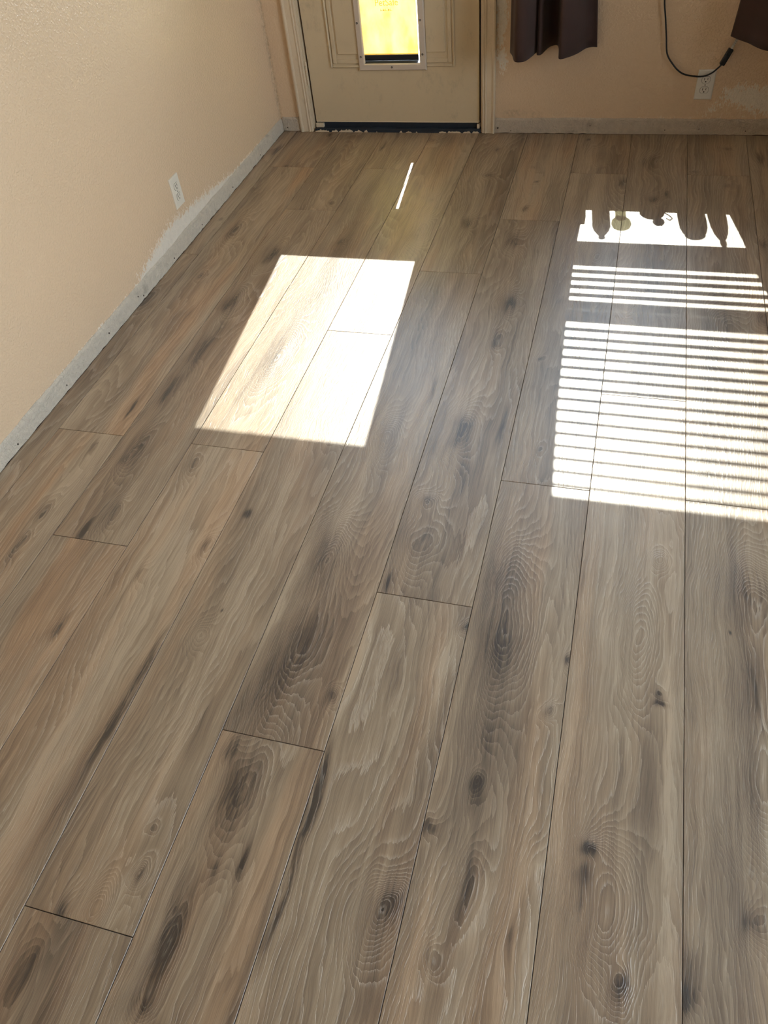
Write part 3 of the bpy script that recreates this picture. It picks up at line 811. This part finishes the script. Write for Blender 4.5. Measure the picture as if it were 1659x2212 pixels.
# unseen side window, added to fill the room with daylight from the right
sw = tag(empty('fill_window', (XR+0.07, (SY0+SY1)/2, SZ0)), kind='structure')
bm = bmesh.new()
for a in ((SY0+0.001, SY0+0.05, SZ0+0.001, SZ1-0.001), (SY1-0.05, SY1-0.001, SZ0+0.001, SZ1-0.001), ((SY0+SY1)/2-0.03, (SY0+SY1)/2+0.03, SZ0+0.05, SZ1-0.05), (SY0+0.05, SY1-0.05, SZ0+0.001, SZ0+0.05), (SY0+0.05, SY1-0.05, SZ1-0.05, SZ1-0.001)):
    box(bm, XR+0.05, XR+0.10, *a)
child('window_frame', bm, M_vinyl, sw)
child('pane', BX(XR+0.072, XR+0.076, SY0+0.051, (SY0+SY1)/2-0.031, SZ0+0.051, SZ1-0.051), M_glass, sw)
child('pane', BX(XR+0.072, XR+0.076, (SY0+SY1)/2+0.031, SY1-0.051, SZ0+0.051, SZ1-0.051), M_glass, sw)

# ground outside
M_patio = simple('pale_concrete', (0.50, 0.47, 0.42), 0.9, 0, 0.1, 3)
bm = BX(-14, 14, YB+0.16, YB+22, -0.25, -0.10); box(bm, XR+0.17, XR+14, -12, YB+0.16, -0.25, -0.10)
tag(obj('ground', bm, M_patio), kind='structure')

# ------------------------------------------------------------------ curtains
def fabric():
    t = NT('dark_brown_curtain_cloth'); co = t.obj_co()
    n = t.noise(co, 9, 3)
    c = t.mix(n, (0.056, 0.033, 0.028), (0.082, 0.049, 0.041))
    wv = t.math('ADD', t.noise(t.vmul(co, (1, 1, 0.08)), 900, 1), t.noise(t.vmul(co, (0.08, 0.08, 1)), 900, 1))
    b = t.pbr(c, 0.88, t.bump(wv, 0.35, 0.0004), 0, 0.15)
    b.inputs['Sheen Weight'].default_value = 0.10; b.inputs['Sheen Roughness'].default_value = 0.5
    return t.m
M_cloth = fabric()

def resample(pts, n):
    P = [Vector((p[0], p[1], 0)) for p in pts]; L = [0]
    C = []
    for i in range(len(P)-1):
        p0 = P[max(i-1, 0)]; p1 = P[i]; p2 = P[i+1]; p3 = P[min(i+2, len(P)-1)]
        for k in range(8):
            s = k/8
            C.append(0.5*((2*p1)+(p2-p0)*s+(2*p0-5*p1+4*p2-p3)*s*s+(3*p1-p0-3*p2+p3)*s**3))
    C.append(P[-1])
    for a, b in zip(C, C[1:]): L.append(L[-1] + (b-a).length)
    out = []; j = 0
    for i in range(n):
        d = L[-1]*i/(n-1)
        while j < len(C)-2 and L[j+1] < d: j += 1
        u = (d - L[j])/max(1e-9, L[j+1]-L[j])
        out.append(C[j].lerp(C[j+1], min(1, u)))
    return out

def curtain(name, hem, zhem, ztop, xtop, ytop, amp, folds, label, edge=None):
    n, m = 120, 40
    H = resample(hem, n)
    bm = bmesh.new(); rows = []
    r = random.Random(len(hem))
    for j in range(m+1):
        v = j/m
        z = zhem + (ztop - zhem)*v
        w = min(1, v/0.85)**1.3
        row = []
        for i in range(n):
            u = i/(n-1)
            tx = xtop[0] + (xtop[1]-xtop[0])*u; ty = ytop + amp*math.sin(2*PI*folds*u + 0.6)
            x = H[i].x*(1-w) + tx*w; y = H[i].y*(1-w) + ty*w
            if edge:
                e0 = H[0].x*(1-w) + xtop[0]*w; e1 = H[-1].x*(1-w) + xtop[1]*w
                x = edge(x, u, z, e0, e1)
            y += 0.004*math.sin(7*z + 9*u) * (1-w)
            zz = z + (zhem_slope(name, u) if j == 0 else zhem_slope(name, u)*(1-v)**8)
            row.append(bm.verts.new((x, min(y, YB-0.008), zz)))
        rows.append(row)
    for a, b in zip(rows, rows[1:]):
        for i in range(n-1):
            bm.faces.new((a[i], a[i+1], b[i+1], b[i]))
    bmesh.ops.recalc_face_normals(bm, faces=bm.faces)
    geo = bmesh.ops.solidify(bm, geom=bm.faces[:], thickness=0.0018)
    o = obj(name, bm, M_cloth, None, True)
    return tag(o, label, 'curtain', 'dark brown curtains at the window')
def lerp(z, pts):
    for (a, b), (c, d) in zip(pts, pts[1:]):
        if z <= c: return b + (d-b)*max(0, (z-a))/(c-a)
    return pts[-1][1]
def zhem_slope(name, u): return 0.0

curtain('curtain', [(-0.508, 3.600), (-0.503, 3.570), (-0.489, 3.535), (-0.471, 3.470), (-0.450, 3.459), (-0.428, 3.474), (-0.408, 3.533), (-0.396, 3.575),
                    (-0.388, 3.540), (-0.374, 3.545), (-0.352, 3.630), (-0.320, 3.652), (-0.304, 3.575), (-0.295, 3.490), (-0.270, 3.500), (-0.232, 3.548), (-0.201, 3.613), (-0.178, 3.630), (-0.156, 3.627)],
        0.360, 2.22, (-0.50, -0.245), 3.585, 0.030, 4.5, 'dark brown curtain with deep folds hanging beside the white door',
        lambda x, u, z, e0, e1: x + (lerp(z, ((0.36, -0.156), (0.52, -0.170), (0.86, -0.207), (1.0, -0.216), (1.28, -0.234), (1.6, -0.249), (2.05, -0.258), (2.3, -0.258))) - e1)*u**4)
def redge(x, u, z, e0, e1):
    return x + (lerp(z, ((0.385, 0.352), (0.52, 0.361), (0.60, 0.348), (0.724, 0.365), (0.83, 0.376), (0.96, 0.384), (1.07, 0.40), (1.3, 0.43), (2.25, 0.54))) - e0)*(1-u)**4
curtain('curtain', [(0.352, 3.640), (0.362, 3.625), (0.376, 3.605), (0.395, 3.580), (0.415, 3.555), (0.440, 3.510), (0.467, 3.475), (0.51, 3.46), (0.56, 3.52), (0.61, 3.47), (0.67, 3.53), (0.73, 3.48), (0.80, 3.55), (0.86, 3.62)],
        0.385, 2.22, (0.54, 0.86), 3.585, 0.030, 5.5, 'dark brown curtain pulled aside above the outlet at right edge', redge)
rod = tag(empty('curtain_rod', (0.2, 3.585, 2.24)), 'slim dark curtain rod above the window holding both brown curtains', 'curtain rod')
bm = bmesh.new(); tube(bm, [(-0.60, 3.585, 2.24), (0.2, 3.585, 2.24), (1.0, 3.585, 2.24)], 0.010, 10); child('rod', bm, M_black, rod)
for x in (-0.56, 0.96):
    child('bracket', BX(x-0.01, x+0.01, 3.597, YB-0.0005, 2.225, 2.255, 0.002), M_black, rod)
for x in (-0.61, 1.01):
    bm = bmesh.new(); bmesh.ops.create_uvsphere(bm, u_segments=12, v_segments=8, radius=0.018); bmesh.ops.translate(bm, verts=bm.verts, vec=(x, 3.585, 2.24)); child('finial', bm, M_black, rod, True)

# ------------------------------------------------------------------ outlets
M_slot = simple('dark_outlet_slot', (0.02, 0.017, 0.014), 0.6)
M_screw = simple('painted_screw', (0.50, 0.46, 0.38), 0.4, 0.3)
def outlet(label, loc, rz, mat):
    root = empty('wall_outlet', loc); root.rotation_euler = (0, 0, rz)
    tag(root, label, 'outlet')
    def prt(n, bm, m, parent=root): return obj(n, bm, m, parent)
    bm = bmesh.new()
    # plate: bevelled, back at y=0, face at y=-0.006
    o = [(-0.035, -0.0571), (0.035, -0.0571), (0.035, 0.0571), (-0.035, 0.0571)]
    a = [bm.verts.new((x, 0, z)) for x, z in o]; b = [bm.verts.new((x, -0.0035, z)) for x, z in o]
    c = [bm.verts.new((x*0.90, -0.0062, z*0.945)) for x, z in o]
    for k in range(4):
        j = (k+1) % 4
        bm.faces.new((a[k], a[j], b[j], b[k])); bm.faces.new((b[k], b[j], c[j], c[k]))
    bm.faces.new(c); bm.faces.new(a[::-1])
    prt('cover_plate', bm, mat)
    for zc in (0.0195, -0.0195):
        def face(rx, rz_, y0, y1):
            n = 24; bm = bmesh.new(); P = []
            for i in range(n):
                q = 2*PI*i/n
                P.append((rx*math.cos(q), max(-rz_*0.86, min(rz_*0.86, rz_*1.12*math.sin(q))) + zc))
            return prism_y(bm, P, y0, y1)
        prt('receptacle_gap', face(0.0178, 0.0150, -0.0064, -0.0055), M_slot)
        f = prt('receptacle', face(0.0168, 0.0140, -0.0072, -0.0055), mat)
        obj('slot', BX(-0.0075, -0.0052, -0.0076, -0.0065, zc-0.001, zc+0.0085), M_slot, f)
        obj('slot', BX(0.0052, 0.0072, -0.0076, -0.0065, zc, zc+0.0080), M_slot, f)
        bm = bmesh.new(); disc_y(bm, 0, zc-0.0068, 0.0026, -0.0076, -0.0065, 10); obj('ground_hole', bm, M_slot, f)
    bm = bmesh.new(); disc_y(bm, 0, 0, 0.0030, -0.0072, -0.0058, 10); s = prt('screw', bm, M_screw)
    obj('slot', BX(-0.0026, 0.0026, -0.0075, -0.0068, -0.0004, 0.0004), M_slot, s)
    return root
M_out_b = simple('white_outlet_plastic', (0.80, 0.77, 0.71), 0.32, 0, 0.02)
M_out_l = simple('ivory_outlet_plastic', (0.78, 0.72, 0.60), 0.32, 0, 0.02)
outlet('white duplex outlet on the door wall behind the hanging black cord', (0.2935, YB, 0.200), 0, M_out_b)
outlet('ivory duplex outlet alone on the left peach wall above the scraped patch', (XL, 2.572, 0.206), PI/2, M_out_l)

# ------------------------------------------------------------------ cord with inline switch
M_cord = simple('black_cord_plastic', (0.010, 0.011, 0.013), 0.4, 0, 0.2)
M_clear = simple('clear_ribbed_plug', (0.55, 0.52, 0.45), 0.25)
cord = tag(empty('power_cord', (0.207, YB-0.02, 0.243)), 'thin black cord with inline switch looping down in front of the outlet', 'cord')
pts = [(0.095, YB+0.060, 0.6436), (0.088, YB+0.012, 0.6436), (0.082, YB-0.012, 0.638), (0.080, YB-0.020, 0.590), (0.082, YB-0.016, 0.511), (0.096, YB-0.015, 0.448), (0.1105, YB-0.015, 0.380), (0.119, YB-0.015, 0.335), (0.129, YB-0.015, 0.311), (0.149, YB-0.015, 0.286), (0.177, YB-0.016, 0.259), (0.205, YB-0.016, 0.244),
       (0.245, YB-0.017, 0.237), (0.281, YB-0.018, 0.2375), (0.309, YB-0.020, 0.250), (0.330, YB-0.022, 0.270), (0.3410, YB-0.023, 0.283)]
child('cable', tube(bmesh.new(), pts, 0.0032, 8, 5), M_cord, cord, True)
A, B = Vector((0.3400, YB-0.024, 0.281)), Vector((0.3640, YB-0.026, 0.340))
d = (B-A).normalized(); n_ = Vector((0, 1, 0)); s_ = d.cross(n_).normalized()
def oriented(L0, L1, w, h):
    bm = BX(-w, w, -h, h, L0, L1, min(w, h)*0.4, 2)
    M = Matrix((s_, n_, d)).transposed().to_4x4(); M.translation = A
    bmesh.ops.transform(bm, matrix=M, verts=bm.verts); return bm
LL = (B-A).length
sw_ = child('inline_switch', oriented(0, LL, 0.0105, 0.009), M_cord, cord)
bm = oriented(LL*0.35, LL*0.65, 0.005, 0.0105); child('switch_rocker', bm, M_black, sw_)
plug = child('clear_plug', oriented(LL, LL+0.062, 0.0046, 0.0032), M_clear, cord)
for k in range(5):
    child('rib', oriented(LL+0.014+0.007*k, LL+0.0165+0.007*k, 0.0051, 0.0037), M_steel, plug)

# ------------------------------------------------------------------ ornaments on the window sill (only their shadows reach the picture)
SZ = 0.6402; OY = YB + 0.042
def tinted(name, col):
    t = NT(name)
    tr = t.new('ShaderNodeBsdfTransparent'); tr.inputs[0].default_value = col + (1,)
    gl = t.new('ShaderNodeBsdfPrincipled'); gl.inputs['Base Color'].default_value = col + (1,); gl.inputs['Roughness'].default_value = 0.1
    mx = t.new('ShaderNodeMixShader'); mx.inputs[0].default_value = 0.35
    t.l.new(tr.outputs[0], mx.inputs[1]); t.l.new(gl.outputs[0], mx.inputs[2]); t.l.new(mx.outputs[0], t.out.inputs[0])
    return t.m
M_amber = tinted('pale_yellow_glass', (0.42, 0.42, 0.31))
M_cer = simple('glazed_grey_ceramic', (0.30, 0.30, 0.32), 0.25)
M_green = simple('dark_green_bottle_glass', (0.03, 0.08, 0.04), 0.1)
M_clay = simple('brown_stoneware', (0.25, 0.14, 0.08), 0.5)
tb = tag(empty('trinket_box', (-0.232, OY, SZ)), 'small stepped wooden trinket box at the left end of the window sill', 'box')
child('box_body', BX(-0.262, -0.180, OY-0.03, OY+0.03, SZ, SZ+0.115, 0.003), M_clay, tb); child('lid', BX(-0.262, -0.212, OY-0.03, OY+0.03, SZ+0.1152, SZ+0.175, 0.003), M_clay, tb)
bt = tag(empty('bottle', (-0.122, OY, SZ)), 'dark green bottle with narrow neck standing on the window sill', 'bottle')
child('bottle_body', lathe(bmesh.new(), [(0.030, SZ), (0.034, SZ+0.004), (0.034, SZ+0.145), (0.029, SZ+0.170), (0.018, SZ+0.195), (0.011, SZ+0.207)], -0.122, OY, 20), M_green, bt, True)
child('neck', lathe(bmesh.new(), [(0.011, SZ+0.2072), (0.011, SZ+0.216), (0.013, SZ+0.218), (0.013, SZ+0.223)], -0.122, OY, 16), M_green, bt, True)
gb = tag(empty('goblet', (-0.049, OY, SZ)), 'squat pale yellow glass goblet beside the green bottle on the sill', 'goblet')
child('foot', lathe(bmesh.new(), [(0.026, SZ), (0.022, SZ+0.02), (0.020, SZ+0.06), (0.021, SZ+0.085)], -0.049, OY, 20), M_amber, gb, True)
child('bowl', lathe(bmesh.new(), [(0.021, SZ+0.0852), (0.034, SZ+0.105), (0.037, SZ+0.125), (0.033, SZ+0.143), (0.024, SZ+0.152)], -0.049, OY, 24), M_amber, gb, True)
fg = tag(empty('cat_figurine', (0.072, OY, SZ)), 'small grey ceramic cat with a curled tail on the window sill', 'figurine')
bm = bmesh.new(); bmesh.ops.create_uvsphere(bm, u_segments=18, v_segments=12, radius=1.0); bmesh.ops.scale(bm, vec=(0.046, 0.026, 0.042), verts=bm.verts); bmesh.ops.translate(bm, verts=bm.verts, vec=(0.066, OY, SZ+0.042)); child('body', bm, M_cer, fg, True)
bm = bmesh.new(); bmesh.ops.create_uvsphere(bm, u_segments=16, v_segments=10, radius=0.022); bmesh.ops.translate(bm, verts=bm.verts, vec=(0.086, OY, SZ+0.102)); hd = child('head', bm, M_cer, fg, True)
for x in (0.077, 0.095):
    child('ear', lathe(bmesh.new(), [(0.007, SZ+0.116), (0.001, SZ+0.132)], x, OY, 8), M_cer, hd)
child('tail', tube(bmesh.new(), [(0.098, OY, SZ+0.03), (0.122, OY, SZ+0.05), (0.136, OY, SZ+0.075), (0.126, OY, SZ+0.088), (0.116, OY, SZ+0.076)], 0.003, 8, 5), M_cer, fg, True)
vs_o = tag(empty('vase', (0.206, OY, SZ)), 'round-bellied brown stoneware vase on the window sill', 'vase')
child('vase_body', lathe(bmesh.new(), [(0.046, SZ), (0.050, SZ+0.04), (0.051, SZ+0.09), (0.049, SZ+0.130), (0.043, SZ+0.158), (0.034, SZ+0.172)], 0.206, OY, 24), M_clay, vs_o, True)
child('rim', lathe(bmesh.new(), [(0.034, SZ+0.1722), (0.037, SZ+0.178), (0.037, SZ+0.182)], 0.206, OY, 20), M_clay, vs_o, True)
st = tag(empty('statuette', (0.296, OY, SZ)), 'slender standing statuette at the right end of the window sill', 'statuette')
child('robe', lathe(bmesh.new(), [(0.033, SZ), (0.034, SZ+0.06), (0.031, SZ+0.12), (0.024, SZ+0.165), (0.017, SZ+0.19), (0.011, SZ+0.205)], 0.296, OY, 20), M_cer, st, True)
bm = bmesh.new(); bmesh.ops.create_uvsphere(bm, u_segments=14, v_segments=10, radius=1.0); bmesh.ops.scale(bm, vec=(0.012, 0.012, 0.028), verts=bm.verts); bmesh.ops.translate(bm, verts=bm.verts, vec=(0.296, OY, SZ+0.224)); child('head', bm, M_cer, st, True)
